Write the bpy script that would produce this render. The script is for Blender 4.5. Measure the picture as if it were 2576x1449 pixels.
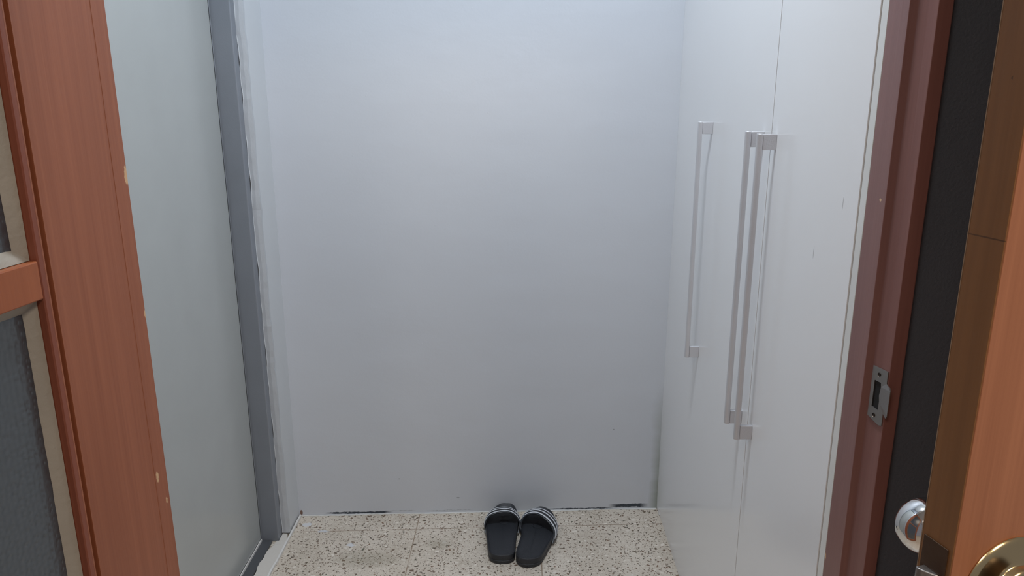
import bpy, bmesh, math, random
from mathutils import Vector, Matrix
random.seed(7)
sc = bpy.context.scene
for o in list(bpy.data.objects):
    bpy.data.objects.remove(o)
COL = sc.collection

# ------------------------------------------------------------------ camera
CAM_H = 1.40
F_PX = 1911.3
d = Vector((29, 507.5, -F_PX)).normalized()
u = Vector((-22, 7200, F_PX)); u = (u - u.dot(d) * d).normalized()
r = d.cross(u)
rows = [Vector((r[i], d[i], u[i])) for i in range(3)]          # camera axes in the room
cam = bpy.data.cameras.new('camera')
cam.sensor_width = 36; cam.lens = F_PX / 2576 * 36
cam.clip_start = 0.02
camo = bpy.data.objects.new('camera', cam); COL.objects.link(camo)
camo.matrix_world = Matrix.Translation((0, 0, CAM_H)) @ Matrix((rows[0], rows[1], rows[2])).transposed().to_4x4()
sc.camera = camo

# ------------------------------------------------------------------ light and exposure
sc.view_settings.view_transform = 'Standard'
sc.view_settings.look = 'None'
sc.view_settings.gamma = 1
sc.view_settings.use_curve_mapping = False
sc.view_settings.exposure = 0.0
w = bpy.data.worlds.new('world'); sc.world = w; w.use_nodes = True
w.node_tree.nodes['Background'].inputs[0].default_value = (0.95, 0.92, 1.0, 1)
w.node_tree.nodes['Background'].inputs[1].default_value = 0.18

def area(name, loc, size, power, col, rot=(0, 0, 0), shape='DISK'):
    l = bpy.data.lights.new(name, 'AREA'); l.shape = shape; l.size = size; l.energy = power; l.color = col
    o = bpy.data.objects.new(name, l); o.location = loc; o.rotation_euler = rot; COL.objects.link(o)
    return o
area('entry_lamp_light', (0.0, 1.27, 2.86), 0.24, 27.0, (0.84, 0.92, 1.0))
area('hall_light', (0.95, -0.75, 2.86), 0.70, 33.0, (1.0, 0.84, 0.67))
area('hall_light', (-0.80, -0.85, 2.86), 0.70, 20.0, (1.0, 0.87, 0.73))  # unseen second lamp, added to lift the charcoal wall and door edge

# ------------------------------------------------------------------ material helpers
def new_mat(name):
    m = bpy.data.materials.new(name); m.use_nodes = True
    nt = m.node_tree; return m, nt, nt.nodes['Principled BSDF']
def N(nt, t, **kw):
    n = nt.nodes.new(t)
    for k, v in kw.items():
        if k.startswith('i_'):
            n.inputs[k[2:].replace('_', ' ')].default_value = v
        else: setattr(n, k, v)
    return n
def L(nt, a, b): nt.links.new(a, b)
def math_(nt, op, a, b=None, clamp=False):
    n = nt.nodes.new('ShaderNodeMath'); n.operation = op; n.use_clamp = clamp
    for i, v in enumerate((a, b)):
        if v is None: continue
        if isinstance(v, (int, float)): n.inputs[i].default_value = v
        else: L(nt, v, n.inputs[i])
    return n.outputs[0]
def mixc(nt, f, a, b):
    n = nt.nodes.new('ShaderNodeMix'); n.data_type = 'RGBA'
    for idx, v in ((0, f), (6, a), (7, b)):
        if isinstance(v, (int, float)): n.inputs[idx].default_value = v
        elif isinstance(v, tuple): n.inputs[idx].default_value = (*v[:3], 1)
        else: L(nt, v, n.inputs[idx])
    return n.outputs[2]
def noise(nt, vec, scale, detail=3, rough=.5, dist=0):
    n = N(nt, 'ShaderNodeTexNoise'); n.inputs['Scale'].default_value = scale
    n.inputs['Detail'].default_value = detail; n.inputs['Roughness'].default_value = rough
    n.inputs['Distortion'].default_value = dist
    L(nt, vec, n.inputs['Vector']); return n.outputs['Fac']
def mapping(nt, vec, scale=(1, 1, 1), loc=(0, 0, 0)):
    n = N(nt, 'ShaderNodeMapping'); n.inputs['Scale'].default_value = scale; n.inputs['Location'].default_value = loc
    L(nt, vec, n.inputs['Vector']); return n.outputs[0]
def ramp(nt, fac, stops):
    n = N(nt, 'ShaderNodeValToRGB'); L(nt, fac, n.inputs[0])
    e = n.color_ramp.elements
    while len(e) < len(stops): e.new(0.5)
    for i, (p, c) in enumerate(stops):
        e[i].position = p; e[i].color = (c, c, c, 1) if isinstance(c, (int, float)) else (*c, 1)
    return n.outputs[0]
def bump(nt, b, h, strength, distance=.01):
    n = N(nt, 'ShaderNodeBump'); n.inputs['Strength'].default_value = strength
    n.inputs['Distance'].default_value = distance
    L(nt, h, n.inputs['Height']); L(nt, n.outputs[0], b.inputs['Normal']); return n
def obcoord(nt): return N(nt, 'ShaderNodeTexCoord').outputs['Object']
def sep(nt, v):
    n = N(nt, 'ShaderNodeSeparateXYZ'); L(nt, v, n.inputs[0]); return n.outputs
def ellipse(nt, a, b, a0, b0, ra, rb, soft=.4):
    """1 inside a small mark at (a0,b0) of half sizes (ra,rb)"""
    x = math_(nt, 'DIVIDE', math_(nt, 'SUBTRACT', a, a0), ra)
    y = math_(nt, 'DIVIDE', math_(nt, 'SUBTRACT', b, b0), rb)
    q = math_(nt, 'ADD', math_(nt, 'MULTIPLY', x, x), math_(nt, 'MULTIPLY', y, y))
    return math_(nt, 'DIVIDE', math_(nt, 'SUBTRACT', 1.0 , q), soft, clamp=True)
def vmax(nt, lst):
    o = lst[0]
    for l in lst[1:]: o = math_(nt, 'MAXIMUM', o, l)
    return o

def plain(name, col, rough=.5, metal=0, bump_s=0, bump_scale=200, var=.06, coat=0):
    m, nt, b = new_mat(name)
    oc = obcoord(nt)
    f = noise(nt, oc, 9, 4)
    c2 = tuple(x * (1 - var * 2) for x in col); c1 = tuple(min(1, x * (1 + var)) for x in col)
    L(nt, mixc(nt, f, c2, c1), b.inputs['Base Color'])
    b.inputs['Roughness'].default_value = rough; b.inputs['Metallic'].default_value = metal
    b.inputs['Coat Weight'].default_value = coat; b.inputs['Coat Roughness'].default_value = .08
    if bump_s: bump(nt, b, noise(nt, oc, bump_scale, 3), bump_s, .002)
    return m

def wood(name, light, dark, scale=1.0, rough=.38, marks=(), axis='x', flaw=(.62, .40, .22)):
    m, nt, b = new_mat(name)
    oc = obcoord(nt)
    g1 = noise(nt, mapping(nt, oc, (90 * scale, 90 * scale, 1.6)), 1, 4, .6, .3)
    g2 = noise(nt, mapping(nt, oc, (330 * scale, 330 * scale, 7)), 1, 3, .6)
    g3 = noise(nt, mapping(nt, oc, (9 * scale, 9 * scale, .9)), 1, 2)
    g = math_(nt, 'ADD', math_(nt, 'MULTIPLY', g1, .5), math_(nt, 'ADD', math_(nt, 'MULTIPLY', g2, .25), math_(nt, 'MULTIPLY', g3, .35)))
    g = ramp(nt, g, [(.38, 0.0), (.72, 1.0)])
    col = mixc(nt, g, dark, light)
    if marks:
        s = sep(nt, oc); A = s[0] if axis == 'x' else s[1]
        wob = math_(nt, 'MULTIPLY', math_(nt, 'SUBTRACT', noise(nt, oc, 260, 2), .5), .004)
        A = math_(nt, 'ADD', A, wob)
        mk = vmax(nt, [ellipse(nt, A, s[2], *q) for q in marks])
        col = mixc(nt, mk, col, flaw)
    L(nt, col, b.inputs['Base Color'])
    b.inputs['Roughness'].default_value = rough
    bump(nt, b, g2, .12, .001)
    return m

# ------------------------------------------------------------------ mesh helpers
def mesh_obj(name, verts, faces, mat, parent=None, smooth=False, bev=0, seg=2):
    me = bpy.data.meshes.new(name)
    me.from_pydata([tuple(v) for v in verts], [], faces)
    bm = bmesh.new(); bm.from_mesh(me)
    bmesh.ops.recalc_face_normals(bm, faces=bm.faces)
    bm.to_mesh(me); bm.free()
    return fin(name, me, mat, parent, smooth, bev, seg)
def fin(name, me, mat, parent, smooth, bev=0, seg=2):
    me.materials.clear(); me.materials.append(mat)
    o = bpy.data.objects.new(name, me); COL.objects.link(o)
    if parent: o.parent = parent
    if bev:
        md = o.modifiers.new('bevel', 'BEVEL'); md.width = bev; md.segments = seg; md.limit_method = 'ANGLE'
        md.angle_limit = math.radians(40); md.harden_normals = False
    if smooth:
        for p in me.polygons: p.use_smooth = True
    return o
class MB:
    def __init__(s): s.v = []; s.f = []
    def box(s, x0, x1, y0, y1, z0, z1):
        n = len(s.v)
        s.v += [(x, y, z) for x in (x0, x1) for y in (y0, y1) for z in (z0, z1)]
        s.f += [tuple(n + i for i in q) for q in ((0, 1, 3, 2), (4, 6, 7, 5), (0, 4, 5, 1), (2, 3, 7, 6), (0, 2, 6, 4), (1, 5, 7, 3))]
        return s
    def prism(s, pts, z0, z1):
        n = len(s.v); k = len(pts)
        s.v += [(x, y, z0) for x, y in pts] + [(x, y, z1) for x, y in pts]
        s.f += [(n + i, n + (i + 1) % k, n + k + (i + 1) % k, n + k + i) for i in range(k)]
        s.f += [tuple(n + i for i in range(k)), tuple(n + k + i for i in range(k))]
        return s
    def lathe(s, prof, org, ax, n=48, cap=True):
        """prof: (radius, distance along axis)"""
        ax = Vector(ax).normalized(); t = ax.orthogonal().normalized(); b_ = ax.cross(t); st = len(s.v)
        for rr, h in prof:
            for i in range(n):
                a = 2 * math.pi * i / n
                s.v.append(tuple(Vector(org) + ax * h + (t * math.cos(a) + b_ * math.sin(a)) * rr))
        for j in range(len(prof) - 1):
            for i in range(n):
                s.f.append((st + j * n + i, st + j * n + (i + 1) % n, st + (j + 1) * n + (i + 1) % n, st + (j + 1) * n + i))
        if cap:
            s.f.append(tuple(st + i for i in range(n))); s.f.append(tuple(st + (len(prof) - 1) * n + i for i in range(n)))
        return s
    def build(s, name, mat, parent=None, smooth=False, bev=0, seg=2): return mesh_obj(name, s.v, s.f, mat, parent, smooth, bev, seg)
def auto_smooth(o, ang=35):
    for p in o.data.polygons: p.use_smooth = True
    o.data.set_sharp_from_angle(angle=math.radians(ang))
    return o
def empty(name, loc, rz=0):
    o = bpy.data.objects.new(name, None); o.empty_display_size = .1; COL.objects.link(o)
    o.location = loc; o.rotation_euler = (0, 0, rz); return o
def tag(o, label=None, cat=None, group=None, kind=None):
    if label: o['label'] = label
    if cat: o['category'] = cat
    if group: o['group'] = group
    if kind: o['kind'] = kind
    return o
def catmull(P, n, closed=True):
    out = []; k = len(P); P = [Vector(p) for p in P]
    rng = k if closed else k - 1
    for i in range(rng):
        if closed: a, b, c, e = P[(i - 1) % k], P[i], P[(i + 1) % k], P[(i + 2) % k]
        else: a, b, c, e = P[max(i - 1, 0)], P[i], P[i + 1], P[min(i + 2, k - 1)]
        for j in range(n):
            t = j / n
            out.append(.5 * ((2 * b) + (c - a) * t + (2 * a - 5 * b + 4 * c - e) * t * t + (3 * b - a - 3 * c + e) * t ** 3))
    if not closed: out.append(P[-1])
    return out

# ------------------------------------------------------------------ materials
def mat_backwall():
    m, nt, b = new_mat('painted_plaster_with_chips')
    oc = obcoord(nt); s = sep(nt, oc)
    base = mixc(nt, noise(nt, oc, 1.3, 2), (.54, .56, .605), (.60, .62, .66))
    # flaked dark gap along the foot of the wall
    n1 = noise(nt, mapping(nt, oc, (7, 7, 7)), 1, 3)
    n2 = noise(nt, mapping(nt, oc, (60, 60, 160)), 1, 4, .7)
    def span(x0, x1, soft=.03):
        return math_(nt, 'MULTIPLY', math_(nt, 'DIVIDE', math_(nt, 'SUBTRACT', s[0], x0), soft, True), math_(nt, 'DIVIDE', math_(nt, 'SUBTRACT', x1, s[0]), soft, True))
    zw = math_(nt, 'ADD', s[2], math_(nt, 'MULTIPLY', math_(nt, 'SUBTRACT', n2, .5), .012))
    def band(x0, x1, z0, z1):
        a = math_(nt, 'DIVIDE', math_(nt, 'SUBTRACT', zw, z0), .0015, True)
        c = math_(nt, 'DIVIDE', math_(nt, 'SUBTRACT', z1, zw), .0015, True)
        return math_(nt, 'MULTIPLY', math_(nt, 'MULTIPLY', a, c), span(x0, x1))
    dk = vmax(nt, [band(-.67, -.44, .0035, .0115), band(-.47, -.36, .010, .012), band(-.33, -.16, .0085, .0105), band(.08, .31, .003, .0085), band(.29, .43, .007, .021)])
    dk = math_(nt, 'MULTIPLY', dk, ramp(nt, n2, [(.30, 0.0), (.40, 1.0)]))
    base = mixc(nt, dk, base, (.035, .045, .06))
    # chip missing at the left corner, damp stain at the right corner
    ch = ellipse(nt, s[0], s[2], -.748, .012, .005, .010)
    base = mixc(nt, ch, base, (.20, .12, .09))
    stx = math_(nt, 'DIVIDE', math_(nt, 'SUBTRACT', s[0], math_(nt, 'ADD', .405, math_(nt, 'MULTIPLY', noise(nt, mapping(nt, oc, (1, 1, 14)), 1, 4), .045))), .03, True)
    stz = ramp(nt, math_(nt, 'DIVIDE', s[2], .5, True), [(.25, 1.0), (.95, 0.0)])
    base = mixc(nt, math_(nt, 'MULTIPLY', math_(nt, 'MULTIPLY', stx, stz), .65), base, (.17, .19, .12))
    mk = vmax(nt, [ellipse(nt, s[0], s[2], -.22, .056, .006, .0022), ellipse(nt, s[0], s[2], -.415, .13, .003, .002), ellipse(nt, s[0], s[2], .30, .30, .002, .002)])
    base = mixc(nt, math_(nt, 'MULTIPLY', mk, .7), base, (.12, .13, .14))
    L(nt, base, b.inputs['Base Color'])
    b.inputs['Roughness'].default_value = .42
    h = math_(nt, 'ADD', math_(nt, 'MULTIPLY', noise(nt, mapping(nt, oc, (1.0, 1, 1.6)), 5, 3), 1.0), math_(nt, 'MULTIPLY', noise(nt, oc, 150, 2), .06))
    vv = N(nt, 'ShaderNodeTexVoronoi'); vv.inputs['Scale'].default_value = 16; L(nt, oc, vv.inputs['Vector'])
    pim = ramp(nt, vv.outputs['Distance'], [(.0, 1.0), (.055, 0.0)])
    h = math_(nt, 'ADD', h, math_(nt, 'MULTIPLY', pim, .10))
    bump(nt, b, h, .35, .008)
    return m
def mat_plaster(name='painted_plaster', c=(.59, .615, .64), lumps=0):
    m, nt, b = new_mat(name); oc = obcoord(nt)
    L(nt, mixc(nt, noise(nt, oc, 6, 3), tuple(x * .95 for x in c), c), b.inputs['Base Color'])
    b.inputs['Roughness'].default_value = .45
    h = noise(nt, mapping(nt, oc, (1, 1, .5)), 60 if lumps else 12, 4)
    bump(nt, b, h, .35 if lumps else .25, .004)
    return m
def mat_floor():
    m, nt, b = new_mat('terrazzo_tiles'); oc = obcoord(nt); s = sep(nt, oc)
    wn = N(nt, 'ShaderNodeTexNoise'); wn.inputs['Scale'].default_value = 45; wn.inputs['Detail'].default_value = 2
    L(nt, oc, wn.inputs['Vector'])
    vm = N(nt, 'ShaderNodeVectorMath', operation='MULTIPLY_ADD'); L(nt, wn.outputs['Color'], vm.inputs[0])
    vm.inputs[1].default_value = (.022, .022, 0); L(nt, oc, vm.inputs[2])
    wv = vm.outputs[0]
    patch = noise(nt, oc, 7, 3, .6)
    base = mixc(nt, ramp(nt, patch, [(.35, 0.0), (.65, 1.0)]), (.52, .46, .385), (.64, .575, .495))
    fine = noise(nt, oc, 170, 3, .7)
    base = mixc(nt, ramp(nt, fine, [(.36, .5), (.55, 0.0)]), base, (.42, .355, .28))
    base = mixc(nt, ramp(nt, noise(nt, oc, 95, 2, .5), [(.56, 0.0), (.64, .65)]), base, (.66, .60, .52))
    def chips(scale, off, prob, rad, cols, stretch):
        v = N(nt, 'ShaderNodeTexVoronoi'); v.inputs['Scale'].default_value = scale; v.voronoi_dimensions = '2D'
        rot = N(nt, 'ShaderNodeMapping'); rot.inputs['Location'].default_value = (off, off * 2, 0); rot.inputs['Scale'].default_value = stretch
        rot.inputs['Rotation'].default_value = (0, 0, off)
        L(nt, wv, rot.inputs['Vector']); L(nt, rot.outputs[0], v.inputs['Vector'])
        cs = N(nt, 'ShaderNodeSeparateColor'); L(nt, v.outputs['Color'], cs.inputs[0])
        pick = math_(nt, 'GREATER_THAN', cs.outputs[0], 1 - prob)
        rr = math_(nt, 'MULTIPLY', math_(nt, 'ADD', math_(nt, 'MULTIPLY', cs.outputs[1], .8), .35), rad)
        dd = math_(nt, 'DIVIDE', math_(nt, 'SUBTRACT', rr, v.outputs['Distance']), .05, True)
        return math_(nt, 'MULTIPLY', pick, dd), mixc(nt, cs.outputs[2], *cols)
    for sc_, off, pr, rad, cols, st in (
            (62, .3, .30, .29, ((.09, .075, .055), (.20, .125, .085)), (1, 1.5, 1)),
            (70, 1.7, .26, .27, ((.10, .10, .07), (.24, .15, .10)), (1.6, 1, 1)),
            (115, 2.9, .30, .30, ((.14, .10, .075), (.22, .17, .12)), (1, 1.3, 1)),
            (150, 4.1, .22, .30, ((.25, .19, .13), (.12, .09, .07)), (1.3, 1, 1)),
            (50, 5.3, .16, .30, ((.72, .66, .58), (.62, .57, .50)), (1, 1.2, 1))):
        f, c = chips(sc_, off, pr, rad, cols, st)
        base = mixc(nt, f, base, c)
    # grout joints: tiles of 40.6 cm, cross joints run a little skew like the back wall
    ys = math_(nt, 'SUBTRACT', s[1], math_(nt, 'MULTIPLY', s[0], .0508))
    def joint(c, o, wd):
        t = math_(nt, 'PINGPONG', math_(nt, 'SUBTRACT', c, o), .203)
        return math_(nt, 'DIVIDE', math_(nt, 'SUBTRACT', wd, t), .0008, True)
    jx = joint(s[0], .0565 - .406 * 6, .0019)
    jy = joint(ys, 2.2135 - .406 * 12, .0019)
    jm = math_(nt, 'MULTIPLY', math_(nt, 'MAXIMUM', jx, jy), ramp(nt, noise(nt, oc, 9, 2), [(.34, .35), (.5, 1.0)]))
    base = mixc(nt, math_(nt, 'MULTIPLY', jm, .85), base, (.24, .165, .11))
    # pale paint spots by the left corner and a grey smudge
    pn = math_(nt, 'MULTIPLY', math_(nt, 'SUBTRACT', noise(nt, oc, 70, 2), .5), .02)
    X = math_(nt, 'ADD', s[0], pn); Y = math_(nt, 'ADD', s[1], pn)
    pt = vmax(nt, [ellipse(nt, X, Y, -.715, 2.218, .017, .012), ellipse(nt, X, Y, -.65, 2.18, .022, .007), ellipse(nt, X, Y, -.545, 2.105, .014, .010)])
    base = mixc(nt, math_(nt, 'MULTIPLY', pt, .8), base, (.60, .62, .66))
    sm = vmax(nt, [ellipse(nt, X, Y, -.27, 2.115, .05, .03, 1.0), ellipse(nt, X, Y, -.48, 2.03, .12, .05, 1.0)])
    base = mixc(nt, math_(nt, 'MULTIPLY', sm, .35), base, (.20, .18, .12))
    L(nt, base, b.inputs['Base Color'])
    b.inputs['Roughness'].default_value = .40
    bump(nt, b, math_(nt, 'SUBTRACT', math_(nt, 'MULTIPLY', fine, .3), jm), .3, .001)
    return m
def mat_wardrobe():
    m, nt, b = new_mat('glossy_white_laminate'); oc = obcoord(nt); s = sep(nt, oc)
    base = mixc(nt, noise(nt, oc, 2, 2), (.81, .815, .83), (.84, .845, .86))
    # short scuffs on the near leaf (plan position along the leaf and height)
    mk = vmax(nt, [ellipse(nt, s[1], s[2], 1.178, 1.146, .0012, .012), ellipse(nt, s[1], s[2], 1.088, 1.237, .0011, .010)])
    base = mixc(nt, math_(nt, 'MULTIPLY', mk, .65), base, (.25, .24, .23))
    L(nt, base, b.inputs['Base Color'])
    b.inputs['Roughness'].default_value = .16
    b.inputs['IOR'].default_value = 1.45
    return m
M_back = mat_backwall(); M_plaster = mat_plaster(); M_rough = mat_plaster('rough_filler_plaster', (.50, .52, .55), 1)
M_floor = mat_floor(); M_ward = mat_wardrobe()
M_cement = mat_plaster('white_cement', (.60, .57, .53), 1)
M_caulk = mat_plaster('white_caulk', (.66, .65, .63), 1)
M_ceil = plain('ceiling_paint', (.80, .80, .79), .8)
M_char = plain('charcoal_wall_paint', (.080, .096, .122), .75, 0, .5, 300)
M_panel = plain('pale_grey_green_gloss_panel', (.40, .42, .415), .20, 0, 0, 0, .03)
M_alu = plain('grey_painted_metal', (.25, .27, .305), .38, .25, .1, 300)
M_track = plain('dark_grey_track_metal', (.10, .105, .115), .45, .3)
M_gap = plain('black_gap_strip', (.012, .013, .015), .6)
M_handle = plain('satin_nickel', (.64, .64, .67), .34, .35, .15, 600)
M_seam = plain('dark_gap_shade', (.07, .065, .06), .7)  # shade inside the door gaps, put into this colour
M_seamshade = plain('dark_seam_shade', (.075, .070, .065), .8)  # shadowed door edges of the centre seam, put into this colour
M_seamshade2 = plain('taupe_seam_shade', (.30, .28, .26), .7)  # softer shade of the near seam, put into this colour
M_edge = plain('pale_edge_band', (.72, .72, .70), .35)
M_leaf = wood('orange_brown_veneer', (.36, .125, .063), (.25, .078, .036), 1, .36,
              [(-.003, 1.296, .0035, .013), (-.021, .897, .0028, .009), (-.008, .855, .002, .005), (-.001, 1.118, .0025, .006)])
M_moul = wood('red_brown_moulding', (.27, .080, .045), (.19, .052, .028), 1, .36)
M_groove = plain('dark_brown_groove', (.085, .028, .012), .6)
M_leafin = wood('orange_rail_veneer', (.40, .125, .048), (.29, .085, .033), 1, .36)
M_door = wood('salmon_orange_veneer', (.47, .20, .105), (.34, .135, .068), .8, .40)
M_dedge = wood('varnished_golden_edge', (.27, .125, .045), (.18, .080, .028), .5, .42, [(.0160, 1.286, .030, .0007), (.0170, 1.405, .0011, .0014)], 'y', (.10, .045, .018))
M_jamb = wood('dim_lit_jamb_wood', (.24, .112, .098), (.175, .076, .066), .6, .36, [(.9985, .722, .0022, .006), (.962, 1.26, .0028, .0022)], 'y')  # orange-brown wood with dim bluish light put into the maroon tone
M_putty = plain('beige_putty', (.40, .37, .32), .5, 0, .6, 120, .12)
M_brass = plain('polished_brass', (.80, .64, .36), .20, 1.0, .05, 60, .12)
M_dbrass = plain('darkened_brass', (.085, .060, .045), .32, .9, .2, 80, .2)  # dark shadow and reflection on the knob neck put into the brass colour
M_chrome = plain('polished_chrome', (.78, .77, .76), .07, 1.0)
M_lplate = plain('bronze_latch_plate', (.115, .070, .045), .40, .7, .2, 90, .2)
M_steel = plain('dull_steel', (.36, .34, .33), .38, .9, .3, 120, .12)
M_black = plain('black_void', (.006, .006, .007), .8)
M_rub = plain('matt_black_rubber', (.021, .023, .029), .5, 0, .4, 500, .1)
M_strap = plain('black_moulded_strap', (.014, .016, .021), .36, 0, .2, 500, .1)
M_stripe = plain('white_stripe_print', (.62, .64, .68), .5)
def mat_glass():
    m, nt, b = new_mat('hammered_obscure_glass'); oc = obcoord(nt)
    b.inputs['Base Color'].default_value = (.24, .28, .32, 1)
    b.inputs['Transmission Weight'].default_value = .85
    b.inputs['Roughness'].default_value = .22; b.inputs['IOR'].default_value = 1.45
    v = N(nt, 'ShaderNodeTexVoronoi'); v.feature = 'SMOOTH_F1'; v.inputs['Scale'].default_value = 135; v.inputs['Randomness'].default_value = .45
    L(nt, mapping(nt, oc, (1, 0.02, 1)), v.inputs['Vector'])
    bump(nt, b, v.outputs['Distance'], .45, .003)
    return m
M_glass = mat_glass()

# ------------------------------------------------------------------ setting
CZ = 2.92
tag(MB().box(-2.2, 2.2, -2.6, 2.55, -.06, 0).build('floor', M_floor), 'cream terrazzo floor tiles with brown stone chips', 'floor', kind='structure')
tag(MB().box(-2.2, 2.2, -2.6, 2.55, CZ, CZ + .06).build('ceiling', M_ceil), 'plain white ceiling', 'ceiling', kind='structure')

# back wall, slightly out of true like the photographed one
def yb(x, z):
    t = (x + .754) / 1.211; k = z / 1.63
    lo = 2.2725 + t * (2.331 - 2.2725); hi = 2.302 + t * (2.292 - 2.302)
    return lo + (hi - lo) * min(k, 1.5)
vs, fs = [], []
NX, NZ = 24, 24
for i in range(NX + 1):
    for j in range(NZ + 1):
        x = -.95 + i / NX * 2.0; z = j / NZ * CZ
        vs.append((x, yb(x, z), z))
for i in range(NX):
    for j in range(NZ):
        a = i * (NZ + 1) + j; fs.append((a, a + NZ + 1, a + NZ + 2, a + 1))
nb = len(vs)
o = mesh_obj('wall_back', vs, fs, M_back)
md = o.modifiers.new('thick', 'SOLIDIFY'); md.thickness = .10; md.offset = 1
# make sure the thickness goes away from the room
if o.data.polygons[0].normal.y < 0: md.offset = -1
tag(o, 'blue-white painted plaster back wall behind the slides', 'wall', kind='structure')

# irregular white filler line along the foot of the back wall
def ribbon_strip(name, pts_in, pts_out, z, mat, h=.006):
    n = len(pts_in); v = []
    for (a, b_) in zip(pts_in, pts_out):
        v += [(a[0], a[1], 0), (a[0], a[1], z + h * random.random() * .3), (b_[0], b_[1], z * .9), (b_[0], b_[1], 0)]
    f = []
    for i in range(n - 1):
        for k in range(4):
            f.append((i * 4 + k, i * 4 + (k + 1) % 4, (i + 1) * 4 + (k + 1) % 4, (i + 1) * 4 + k))
    f += [(0, 1, 2, 3), tuple((n - 1) * 4 + k for k in range(4))]
    return mesh_obj(name, v, f, mat)
pin = []; pout = []
for i in range(121):
    x = -.752 + i / 120 * 1.206
    pin.append((x, yb(x, 0) - .0005)); pout.append((x, yb(x, 0) - .0032 - random.random() * .0035 - .002 * math.sin(x * 17)))
tag(ribbon_strip('baseboard_back', pin, pout, .0022, M_caulk, .002), 'thin white filler line where back wall meets floor', 'trim', kind='structure')

# left side: short plaster return beside the sliding panel, rough strip facing the room
b = MB(); 
o = b.box(-1.0, -.7555, 2.162, 2.42, 0, CZ).build('wall_left', M_plaster, bev=.004)
tag(o, 'narrow smooth plaster return left of the back wall', 'wall', kind='structure')
nz = 150; v = []; f = []
for j in range(nz + 1):
    z = .012 + j / nz * (CZ - .013)
    jl = -.7765 + (random.random() - .5) * .0022 + .0012 * math.sin(z * 23) + .0012 * math.sin(z * 51 + 1)
    jr = -.7535 + (random.random() - .5) * .0026 + .0010 * math.sin(z * 31)
    yy = 2.1535 + (random.random() - .5) * .0012
    v += [(jl - .012, 2.1625, z), (jl, yy, z), ((jl + jr) / 2, yy - .001, z), (jr, yy + .001, z), (jr, 2.1625, z)]
for j in range(nz):
    for k in range(4): f.append((j * 5 + k, j * 5 + k + 1, (j + 1) * 5 + k + 1, (j + 1) * 5 + k))
    f.append((j * 5 + 4, j * 5, (j + 1) * 5, (j + 1) * 5 + 4))
f += [(0, 1, 2, 3, 4), tuple(nz * 5 + k for k in range(5))]
o = mesh_obj('trim_1', v, f, M_rough)
tag(o, 'rough ragged filler strip beside the grey metal post', 'trim', kind='structure')
v = []; f = []
for j in range(nz + 1):
    z = .012 + j / nz * (CZ - .013)
    jl = -.7768 + (random.random() - .5) * .0016 + .0012 * math.sin(z * 23) + .0012 * math.sin(z * 51 + 1)
    v += [(jl - .0008, 2.1535, z), (jl, 2.1515, z), (jl + .0009, 2.1515, z), (jl + .0016, 2.1535, z)]
for j in range(nz):
    for k in range(4): f.append((j * 4 + k, j * 4 + (k + 1) % 4, (j + 1) * 4 + (k + 1) % 4, (j + 1) * 4 + k))
f += [(0, 1, 2, 3), tuple(nz * 4 + k for k in range(4))]
mesh_obj('highlight_ridge', v, f, M_plaster, o)  # bead added to stand for the white highlight along the strip's left edge
# hidden side walls closing the entry
tag(MB().box(.93, 1.0, 1.0, 2.30, 0, CZ).build('wall_right', M_plaster), 'wall behind the wardrobe', 'wall', kind='structure')
# wall between the hall and the entry
M_hall = M_char
tag(MB().box(.4850, 1.9, .928, 1.004, 0, CZ).build('wall_front', M_hall), 'charcoal wall strip between the maroon jamb and the orange door', 'wall', kind='structure')
wl = MB().box(-1.9, -.585, .96, 1.03, 0, CZ).build('wall_front', M_plaster); tag(wl, 'wall left of the doorway behind the glazed leaf', 'wall', kind='structure')
tag(MB().box(-.584, .4845, .93, 1.003, 2.12, CZ).build('wall_front', M_plaster), 'wall above the doorway', 'wall', kind='structure')

# sliding panel on the left
dp = empty('door_1', (-.85, 1.56, 0)); tag(dp, 'glossy pale grey-green sliding door panel in a grey metal frame', 'door', kind='structure')
def loc(o, p): o.location = -Vector(p)
P = (-.85, 1.56, 0)
q = MB().box(-.868, -.831, 1.06, 2.1135, .016, 2.30).build('panel', M_panel, dp, bev=.002); loc(q, P)
q = MB().box(-.862, -.8325, 2.1136, 2.1205, .010, 2.30).build('edge_gap_strip', M_gap, dp); loc(q, P)  # near-black strip standing in for the dark gap by the post
# post with a small inner lip and side face
q = MB().prism([(-.905, 2.1175), (-.834, 2.1175), (-.832, 2.1205), (-.7785, 2.1205), (-.7765, 2.1225), (-.7765, 2.152), (-.905, 2.152)], 0.001, 2.30).build('frame_post', M_alu, dp, bev=.0012); loc(q, P)
q = MB().box(-.8305, -.8275, 1.06, 2.112, .008, .0155).build('bottom_seal', M_edge, dp); loc(q, P)
q = MB().box(-.905, -.797, 1.03, 2.117, .0005, .0075).build('floor_track', M_track, dp, bev=.001); loc(q, P)
q = MB().box(-.905, -.7765, 1.06, 2.152, 2.3005, CZ - .001).build('header', M_alu, dp); loc(q, P)
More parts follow.
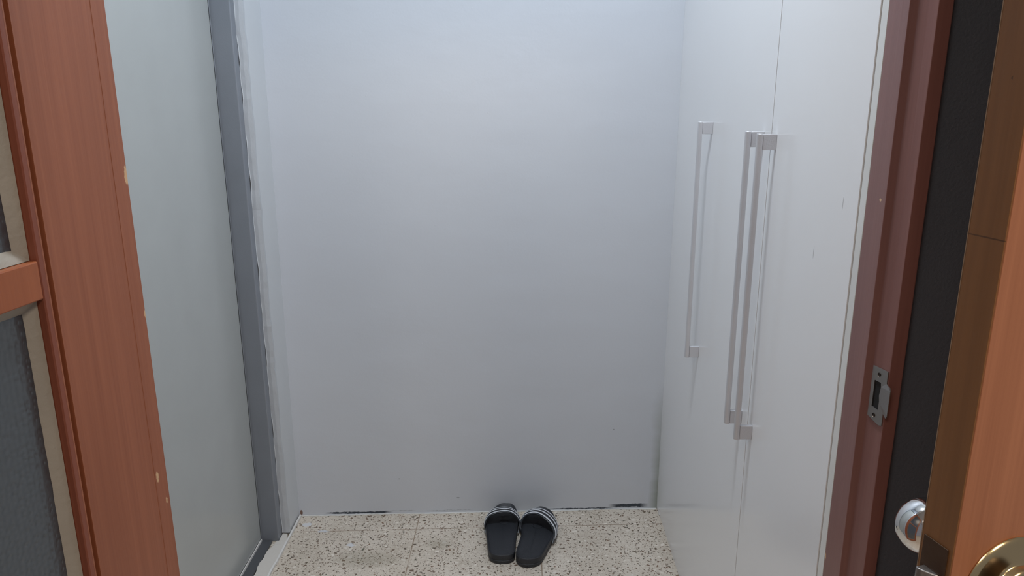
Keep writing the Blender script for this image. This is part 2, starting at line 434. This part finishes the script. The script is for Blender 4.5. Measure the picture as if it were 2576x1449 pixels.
# ragged white cement strip between track and tiles
ys_ = [1.06 + i * (2.112 - 1.06) / 140 for i in range(141)]
pa = []; pb = []
for y in ys_:
    ex = .012 * max(0, (y - 2.06) / .05) if y > 2.06 else 0
    pa.append((-.7945 + .0020 * math.sin(y * 37) + .0012 * math.sin(y * 91) + random.random() * .0015 + ex, y))
    pb.append((-.7505 - .004 * (y < 2.0) + random.random() * .0012, y))
for i in range(12):
    y = 2.1125 + i * .004; pa.append((-.7752 + random.random() * .001, y)); pb.append((-.7505 + random.random() * .001 - .0009 * i, y))
tag(ribbon_strip('trim_2', pa, pb, .0085, M_cement, .003), 'ragged white cement strip between the dark track and the floor tiles', 'trim', kind='structure')
pa = [(-.7512 - .002 * (y < 2) , y) for y in [1.06 + i * 1.205 / 60 for i in range(61)]]
pb = [(a[0] + .0045 + random.random() * .001, a[1]) for a in pa]
tag(ribbon_strip('trim_3', pa, pb, .0098, M_caulk, .001), 'thin white line along the left edge of the floor tiles', 'trim', kind='structure')

# right jamb with strike plate
jb = empty('trim_4', (.47, .96, 0)); tag(jb, 'wooden door jamb toned maroon-brown by painted dim light beside the white wardrobe', 'door frame', kind='structure')
JP = (.47, .96, 0)
pr = [(.4505, 1.0005), (.4505, .9485), (.4590, .9450), (.4604, .9415), (.4640, .9300), (.4672, .9150), (.4835, .9150), (.4845, .9160), (.4845, 1.0005)]
q = MB().prism(pr, .001, 2.115).build('jamb', M_jamb, jb, bev=.0010, seg=3); loc(q, JP)
# plate lies on the rebate face between (.4604,.9415) and (.4672,.9150)
a0 = Vector((.4601, .9425, 0)); a1 = Vector((.4668, .9180, 0))
dx = (a1 - a0).normalized(); nx = Vector((dx.y, -dx.x, 0))
if nx.x > 0: nx = -nx
pl = []
W = .0270; H0 = .972; H1 = 1.046
out = [(0, H0 + .004), (W * .80, H0 - .002), (W, H0), (W, 1.000 - .012), (W + .0015, .988), (W + .008, .9855), (W + .0108, .990), (W + .0115, 1.024), (W + .009, 1.0275), (W + .0015, 1.029), (W, 1.030), (W, H1), (0, H1)]
hole = [(.0055, .991), (.0175, .989), (.0178, 1.002), (.0165, 1.010), (.0180, 1.022), (.0170, 1.0275), (.0055, 1.0275)]
bm = bmesh.new()
def P3(s_, z): 
    off = .0012
    curl = max(0, s_ - W)
    return a0 + dx * s_ + nx * (off + curl * .30) + Vector((0, 0, z))
vo = [bm.verts.new(P3(*p)) for p in out]; vh = [bm.verts.new(P3(*p)) for p in hole]
es = [bm.edges.new((vo[i], vo[(i + 1) % len(vo)])) for i in range(len(vo))] + [bm.edges.new((vh[i], vh[(i + 1) % len(vh)])) for i in range(len(vh))]
bmesh.ops.triangle_fill(bm, use_beauty=True, use_dissolve=False, edges=es)
me = bpy.data.meshes.new('strike_plate'); bm.to_mesh(me); bm.free()
q = fin('strike_plate', me, M_steel, jb, False); loc(q, JP)
md = q.modifiers.new('t', 'SOLIDIFY'); md.thickness = .0012; md.offset = 0
tag(q, 'dull steel strike plate')
hv = []
b = MB(); k = len(hole)
b.v = [tuple(a0 + dx * s_ + nx * .0004 + Vector((0, 0, z))) for s_, z in [(.004, .9895), (.0195, .9875), (.0195, 1.029), (.004, 1.029)]] + [tuple(a0 + dx * s_ - nx * .001 + Vector((0, 0, z))) for s_, z in [(.004, .9895), (.0195, .9875), (.0195, 1.029), (.004, 1.029)]]
b.f = [(0, 1, 2, 3), (4, 5, 6, 7), (0, 1, 5, 4), (1, 2, 6, 5), (2, 3, 7, 6), (3, 0, 4, 7)]
r_ = b.build('latch_hole', M_black, q)
for (s_, z) in ((.0125, 1.0375), (.0115, .9805)):
    b = MB().lathe([(.0002, .0012), (.0010, .0013), (.0022, .0017), (.0026, .0024), (.0028, .0018)], tuple(a0 + dx * s_ + Vector((0, 0, z))), tuple(nx), 20)
    auto_smooth(b.build('screw', M_dbrass, q))

# ------------------------------------------------------------------ white wardrobe
WX = .457
WP = (.69, 1.67, 0)
wd = empty('wardrobe', WP); tag(wd, 'tall glossy white wardrobe with long satin bar handles along the right wall', 'wardrobe')
yend = 2.2835
b = MB()
b.box(WX, .925, 1.0160, 1.0345, .001, 2.30)          # near side panel, its front edge shows beside the jamb
b.box(.4765, .925, 1.0350, yend, .001, .052)          # plinth block
b.box(.4765, .925, 1.0350, yend, 2.28, 2.30)
b.box(.4765, .925, yend - .018, yend, .052, 2.28)
b.box(.4765, .925, 1.425, 1.443, .052, 2.28)
b.box(.915, .925, 1.0350, yend - .018, .052, 2.28)
q = b.build('body', M_edge, wd, bev=.0006); loc(q, WP)
q = MB().box(.4752, .4763, 1.0352, yend - .001, .053, 2.279).build('gap_shade_sheet', M_seam, wd); loc(q, WP)  # dark sheet behind the doors, painted shade for their gaps
q = MB().box(.4580, .4751, 1.43125, 1.43445, .030, 2.297).build('seam_shade', M_seamshade, wd); loc(q, WP)  # added dark strip, painted shadow between the two doors
q = MB().box(.4590, .4751, 1.0346, 1.0394, .030, 2.297).build('seam_shade', M_seamshade2, wd); loc(q, WP)  # added taupe strip, painted shade between door and side panel
q = MB().box(.4600, .4764, 1.0352, yend, .001, .0245).build('plinth', M_ward, wd); loc(q, WP)
# filler fitted between the last leaf and the wall (the wall is out of square)
q = MB().prism([(WX + .0005, 2.2840), (WX + .0005, 2.3270), (.925, 2.3330), (.925, 2.2840)], .001, .9).build('filler_strip', M_ward, wd, bev=.0005); loc(q, WP)
me = q.data
for v_ in me.vertices:
    if v_.co.y > 2.30 and v_.co.z > .5: v_.co.y = 2.3050
    if v_.co.y > 2.30 and v_.co.z < .5: v_.co.y -= .0005
q2 = MB().prism([(WX + .0005, 2.2840), (WX + .0005, 2.3045), (.925, 2.3085), (.925, 2.2840)], .9, 2.30).build('filler_strip', M_ward, wd); loc(q2, WP)
for v_ in q2.data.vertices:
    if v_.co.y > 2.29: v_.co.y = yb(v_.co.x, v_.co.z) - .0002
for v_ in q.data.vertices:
    if v_.co.y > 2.29: v_.co.y = yb(v_.co.x, v_.co.z) - .0002

def bar_handle(y, parent, org):
    z0, z1 = .715, 1.316
    b = MB()
    xb = WX - .0330
    # bar with a rounded outer face
    pr = []
    for i in range(9):
        a = math.pi / 2 + math.pi * i / 8
        pr.append((xb + .0035 + .0065 * math.cos(a), y + .0058 * math.sin(a)))
    pr += [(xb + .0075, y - .0058), (xb + .0075, y + .0058)]
    b.prism(pr, z0, z1)
    for za, zb in ((z0 + .0005, z0 + .029), (z1 - .029, z1 - .0005)):
        b.box(xb + .0083, WX - .0002, y - .0042, y + .0042, za, zb)
        b.box(xb + .0070, xb + .0090, y - .0030, y + .0030, za + .001, zb - .001)
    q = b.build('bar_handle', M_handle, parent, bev=.0007); 
    q.location = -Vector(org) ; auto_smooth(q, 40)
    tag(q, 'satin silver bar handle')
    return q
def leaf(y0, y1, handles):
    q = MB().box(WX, .4750, y0, y1, .0285, 2.298).build('door', M_ward, wd, bev=.0004, seg=2); loc(q, WP)
    for y in handles: bar_handle(y, q, (0, 0, 0))
leaf(1.0395, 1.4312, [1.403])
leaf(1.4345, yend, [1.477, 1.880])

# ------------------------------------------------------------------ glazed leaf on the left
ang = math.atan2(.993, .116)
LP = (-.486, .93, 0)
lf = empty('door_2', LP, ang); tag(lf, 'orange-brown wooden door leaf with textured glass panes', 'door', kind='structure')
# local: x along the leaf (negative = towards the camera), y = to the left
T = .040
MX = -.1665
pr = [(0, T), (0, .0012), (-.0003, .0004), (-.0012, 0), (-.0262, 0), (-.0267, -.0005), (-.0272, 0), (-.1500, 0), (-.1503, .0070), (-.1568, .0070), (-.1570, 0), (-.1590, 0), (-.1590, T)]
q = MB().prism(pr, .012, 2.10).build('stile', M_leaf, lf)
q = MB().prism([(-.1505, .0069), (-.1505, .0060), (-.1566, .0060), (-.1566, .0069)], .012, 2.10).build('groove', M_groove, lf)
q = MB().prism([(-.1592, 0), (MX + .0012, 0), (MX, .0015), (MX, T), (-.1592, T)], .012, 2.10).build('moulding', M_moul, lf)
q = MB().box(-.905, -.76, 0, T, .012, 2.10).build('stile', M_leaf, lf, bev=.001)
for z0, z1 in ((.012, .20), (1.1845, 1.2255), (1.98, 2.10)):
    q = MB().box(-.7598, MX - .0002, .0003, T, z0, z1).build('rail', M_leafin, lf, bev=.0015)
for z0, z1 in ((.2002, 1.1843), (1.2257, 1.9798)):
    g = MB().box(-.7595, MX - .0006, .0180, .0215, z0, z1).build('glass_pane', M_glass, lf)
    # putty fillet round the pane
    b = MB(); w_ = .0125
    xa, xb_ = -.7594, MX - .0008; ya, yb_ = .0100, .0178
    def fillet(p0, p1, n1, n2):
        # triangular bead along p0-p1; n1 = into the pane, n2 = towards the viewer face
        p0, p1, n1, n2 = map(Vector, (p0, p1, n1, n2)); st = len(b.v)
        K = 60; L0 = (p1 - p0)
        for i in range(K + 1):
            p = p0 + L0 * i / K; jt = 1 + (random.random() - .5) * .12
            b.v += [tuple(p), tuple(p + n1 * w_ * jt), tuple(p + n1 * w_ * .45 * jt + n2 * .0062), tuple(p + n2 * .0088)]
        for i in range(K):
            for k_ in range(4): b.f.append((st + i * 4 + k_, st + i * 4 + (k_ + 1) % 4, st + (i + 1) * 4 + (k_ + 1) % 4, st + (i + 1) * 4 + k_))
        b.f.append((st, st + 1, st + 2, st + 3)); b.f.append(tuple(st + K * 4 + k_ for k_ in range(4)))
    yv = .0178
    fillet((xb_, yv, z0 + .0004), (xb_, yv, z1 - .0004), (-1, 0, 0), (0, -1, 0))
    fillet((xa, yv, z0 + .0004), (xa, yv, z1 - .0004), (1, 0, 0), (0, -1, 0))
    fillet((xa, yv, z0 + .0004), (xb_, yv, z0 + .0004), (0, 0, 1), (0, -1, 0))
    fillet((xa, yv, z1 - .0004), (xb_, yv, z1 - .0004), (0, 0, -1), (0, -1, 0))
    q = auto_smooth(b.build('putty_bead', M_putty, g), 60)

# ------------------------------------------------------------------ open orange door on the right
ang = math.atan2(.27, .963)
TH = .0347
A = Vector((.6 * .589, .6, 0)); Bp = A + Vector((.27, -.963, 0)) * TH
dr = empty('door_3', Bp, ang); tag(dr, 'open salmon-orange wooden door with brass and chrome knobs', 'door', kind='structure')
q = MB().box(.0012, .80, .0, TH, .012, 2.10).build('door_leaf', M_door, dr, bev=.0008)
q = MB().box(-.0002, .0011, .0006, TH - .0006, .012, 2.10).build('lipping', M_dedge, dr, bev=.0004)
q = MB().box(-.0004, .0020, TH - .0005, TH + .0003, .012, 2.10).build('back_arris', plain('pale_arris', (.30, .20, .13), .5), dr)  # thin paler strip along the back edge of the leaf
# latch plate and bolt on the edge
KZ = .978
q = MB().box(-.0014, -.0003, .0045, TH - .0035, KZ - .040, KZ + .0405).build('latch_plate', M_lplate, dr, bev=.0004)
lb = MB(); pr = []
ay = (.0045 + TH - .0035) / 2
pts = [(-.0010, ay - .0085), (-.0035, ay - .0085), (-.0100, ay + .0010), (-.0115, ay + .0050), (-.0110, ay + .0080), (-.0010, ay + .0085)]
q2 = lb.prism(pts, KZ - .0150, KZ + .0130).build('latch_bolt', M_steel, q, bev=.0020, seg=4)
auto_smooth(q2, 60)
# near side: brass rose, collar and knob; the axis sticks out along local -y
KX = .0625
rose = [(.0005, .0005), (.0455, .0004), (.0460, .0014), (.0450, .0034), (.0415, .0048), (.034, .0066), (.028, .0082), (.0250, .0090), (.0240, .0105), (.0236, .0150), (.0215, .0175), (.0185, .0178), (.0168, .0160), (.0164, .0090), (.001, .0088)]
q = auto_smooth(MB().lathe(rose, (KX, 0, KZ), (0, -1, 0), 96).build('rose', M_brass, dr), 50)
neck = [(.001, .0089), (.0125, .0089), (.0115, .016), (.0110, .028), (.0130, .033), (.0185, .037), (.0245, .043), (.0268, .051), (.0262, .060), (.0225, .066), (.0130, .0695), (.0005, .0705)]
q = auto_smooth(MB().lathe(neck, (KX, 0, KZ), (0, -1, 0), 64).build('knob', M_dbrass, dr), 60)
tag(q, 'brass knob, dark reflection put into its colour')
rose2 = [(.0005, .0003), (.0370, .0003), (.0375, .0015), (.0350, .0050), (.020, .0090), (.001, .0095)]
q = auto_smooth(MB().lathe(rose2, (KX, TH + .0003, KZ), (0, 1, 0), 64).build('rose', M_dbrass, dr), 50)
knob2 = [(.001, .0090), (.0140, .0090), (.0130, .026), (.0150, .034), (.0215, .038), (.0260, .0445), (.0280, .053), (.0278, .060), (.0255, .069), (.0200, .0755), (.0100, .0780), (.0005, .0785)]
q = auto_smooth(MB().lathe(knob2, (KX, TH, KZ), (0, 1, 0), 72).build('knob', M_chrome, dr), 60)
tag(q, 'shiny chrome knob')

# ------------------------------------------------------------------ slides
def slide(name, out, rear, front, spine, label, stripes, emblem):
    c0 = Vector(((spine[0][0] + spine[1][0]) / 2, (spine[0][1] + spine[1][1]) / 2, 0))
    root = empty(name, c0)
    tag(root, label, 'slide sandal', 'pair of black slides')
    O = catmull([(x, y, 0) for x, y in out], 6)
    s0 = Vector((*spine[0], 0)); s1 = Vector((*spine[1], 0)); ax = s1 - s0; Ls = ax.length; axn = ax / Ls
    ymin = min(p.dot(axn) for p in O); ymax = max(p.dot(axn) for p in O)
    def toward(p, k, z):
        t = max(0, min(1, (p - s0).dot(axn) / Ls)); c = s0 + ax * t
        q = c + (p - c) * k; g = (q.dot(axn) - ymin) / (ymax - ymin)
        toe = .010 * max(0, (g - .72) / .28) ** 2
        return Vector((q.x, q.y, z + toe))
    prof = [(.02, .0012), (.90, .0006), (.955, .0012), (.975, .004), (.972, .0085), (.992, .0095), (.995, .012), (.975, .0128), (.978, .0150), (1.0, .0165), (1.0, .0265), (.988, .0292), (.965, .0300), (.935, .0292), (.89, .0262), (.80, .0240), (.60, .0228), (.35, .0222), (.02, .0220)]
    n = len(O); v = []; f = []
    for k, z in prof:
        for p in O:
            z2 = z
            g = (p.dot(axn) - ymin) / (ymax - ymin)
            if z > .02: 
                z2 = z + .002 * math.cos(g * math.pi * 2) - (.0012 * math.exp(-((g - .68) / .10) ** 2) if k < .85 else 0)
            if z < .004: z2 = z - (.010 * max(0, (g - .72) / .28) ** 2) * .6
            v.append(toward(p, k, z2) - c0)
    for j in range(len(prof) - 1):
        for i in range(n): f.append((j * n + i, j * n + (i + 1) % n, (j + 1) * n + (i + 1) % n, (j + 1) * n + i))
    f.append(tuple(range(n))); f.append(tuple((len(prof) - 1) * n + i for i in range(n)))
    sole = auto_smooth(mesh_obj('sole', v, f, M_rub, root), 50)
    # faint oval emblem pressed into the footbed
    v = []; f = []; ex, ey = emblem; KN = 48
    for i in range(KN):
        a = 2 * math.pi * i / KN
        for j in range(6):
            bb = 2 * math.pi * j / 6
            v.append(Vector((ex + (.0165 + .0007 * math.cos(bb)) * math.cos(a), ey + (.013 + .0007 * math.cos(bb)) * math.sin(a), .0222 + .0007 * math.sin(bb))) - c0)
    for i in range(KN):
        for j in range(6): f.append((i * 6 + j, i * 6 + (j + 1) % 6, ((i + 1) % KN) * 6 + (j + 1) % 6, ((i + 1) % KN) * 6 + j))
    mesh_obj('emblem', v, f, M_rub, sole, smooth=True)
    # strap: a band lofted between its rear and front edges, with thickness
    R = catmull(rear, 9, False); Fr = catmull(front, 9, False); m_ = len(R); K = 16
    cen = Vector((sum(p.x for p in R) / m_, 0, .015))
    def S(i, t, off=0):
        p = R[i].lerp(Fr[i], t)
        nrm = Vector((p.x - cen.x, 0, (p.z - .012) * 1.2)).normalized()
        bulge = .0035 * math.sin(math.pi * t) + off
        return p + nrm * bulge - c0
    th_ = .0042; v = []; f = []
    for t in range(K + 1):
        for i in range(m_): v.append(S(i, t / K))
    for t in range(K + 1):
        for i in range(m_): v.append(S(i, t / K, -th_))
    off = (K + 1) * m_
    for t in range(K):
        for i in range(m_ - 1):
            a = t * m_ + i; f.append((a, a + 1, a + m_ + 1, a + m_)); f.append((off + a, off + a + 1, off + a + m_ + 1, off + a + m_))
    for i in range(m_ - 1):
        f.append((i, i + 1, off + i + 1, off + i)); a = K * m_ + i; f.append((a, a + 1, off + a + 1, off + a))
    for t in range(K):
        a = t * m_; f.append((a, a + m_, off + a + m_, off + a)); a += m_ - 1; f.append((a, a + m_, off + a + m_, off + a))
    strap = mesh_obj('strap', v, f, M_strap, root); auto_smooth(strap, 50)
    strap.modifiers.new('bevel', 'BEVEL').width = .0009
    strap.modifiers['bevel'].limit_method = 'ANGLE'
    for (ta, tb, i0, i1) in stripes:
        v = []; f = []; KK = 3
        for t in range(KK + 1):
            for i in range(i0, i1): v.append(S(i, ta + (tb - ta) * t / KK, .0007))
        nn = i1 - i0
        for t in range(KK):
            for i in range(nn - 1): f.append((t * nn + i, t * nn + i + 1, (t + 1) * nn + i + 1, (t + 1) * nn + i))
        s_ = mesh_obj('stripe', v, f, M_stripe, strap, smooth=True)
        md = s_.modifiers.new('t', 'SOLIDIFY'); md.thickness = .0006; md.offset = 0
        tag(s_, 'white stripe')
    return root
outL = [(-.065, 2.008), (-.088, 2.012), (-.103, 2.028), (-.109, 2.063), (-.114, 2.10), (-.118, 2.14), (-.121, 2.176), (-.120, 2.208), (-.112, 2.243), (-.095, 2.272), (-.075, 2.290), (-.055, 2.292), (-.037, 2.288), (-.024, 2.268), (-.018, 2.234), (-.016, 2.197), (-.019, 2.15), (-.022, 2.111), (-.023, 2.07), (-.024, 2.040), (-.030, 2.020), (-.045, 2.010)]
rearL = [(-.1200, 2.150, .012), (-.1250, 2.170, .032), (-.108, 2.184, .058), (-.064, 2.190, .069), (-.030, 2.190, .060), (-.0105, 2.182, .034), (-.0150, 2.158, .012)]
frontL = [(-.1190, 2.205, .014), (-.1190, 2.216, .034), (-.100, 2.240, .050), (-.062, 2.249, .0535), (-.033, 2.246, .0475), (-.0145, 2.230, .032), (-.0135, 2.205, .013)]
slide('slide_sandal', outL, rearL, frontL, [(-.066, 2.055), (-.067, 2.235)], 'left slide of the pair, black with white stripes, pointing straight at the wall',
      [(.08, .19, 8, 50), (.38, .49, 8, 50), (.68, .79, 9, 49)], (-.062, 2.207))
outR = [(.014, 1.990), (-.008, 1.996), (-.020, 2.013), (-.0215, 2.038), (-.0165, 2.066), (-.011, 2.100), (-.005, 2.135), (-.008, 2.168), (-.006, 2.198), (.004, 2.226), (.022, 2.252), (.042, 2.266), (.058, 2.272), (.075, 2.266), (.092, 2.252), (.103, 2.228), (.108, 2.198), (.105, 2.158), (.095, 2.118), (.083, 2.085), (.069, 2.045), (.056, 2.012), (.040, 1.996)]
rearR = [(-.0040, 2.145, .012), (-.0090, 2.166, .034), (.005, 2.184, .058), (.041, 2.180, .069), (.076, 2.156, .060), (.0985, 2.132, .036), (.0945, 2.100, .012)]
frontR = [(-.0100, 2.195, .013), (-.0020, 2.214, .034), (.018, 2.236, .0475), (.055, 2.243, .0535), (.089, 2.226, .0480), (.1100, 2.196, .033), (.1105, 2.165, .013)]
slide('slide_sandal', outR, rearR, frontR, [(.020, 2.038), (.050, 2.222)], 'right slide of the pair, black with white stripes, toes turned outward',
      [(.09, .20, 14, 52), (.39, .50, 14, 52), (.69, .80, 15, 51)], (.047, 2.186))

# ------------------------------------------------------------------ ceiling lamps (above the frame); the last is added fill
for nm, p, lab, e in (('ceiling_lamp', (0.0, 1.27), 'round white ceiling lamp of the entry', (0.86, .93, 1.0)), ('ceiling_lamp', (.95, -.75), 'round warm ceiling lamp of the hall behind the open orange door', (1, .83, .62)), ('ceiling_lamp', (-.80, -.85), 'added unseen hall lamp, fill for the charcoal wall and door edge', (1, .83, .62))):
    lm = empty(nm, (p[0], p[1], CZ)); tag(lm, lab, 'ceiling lamp')
    auto_smooth(MB().lathe([(.001, 0), (.125, 0), (.130, -.006), (.130, -.030), (.122, -.038), (.118, -.038), (.118, -.034), (.001, -.034)], (0, 0, -.0005), (0, 0, 1), 64).build('housing', M_ceil, lm), 40)
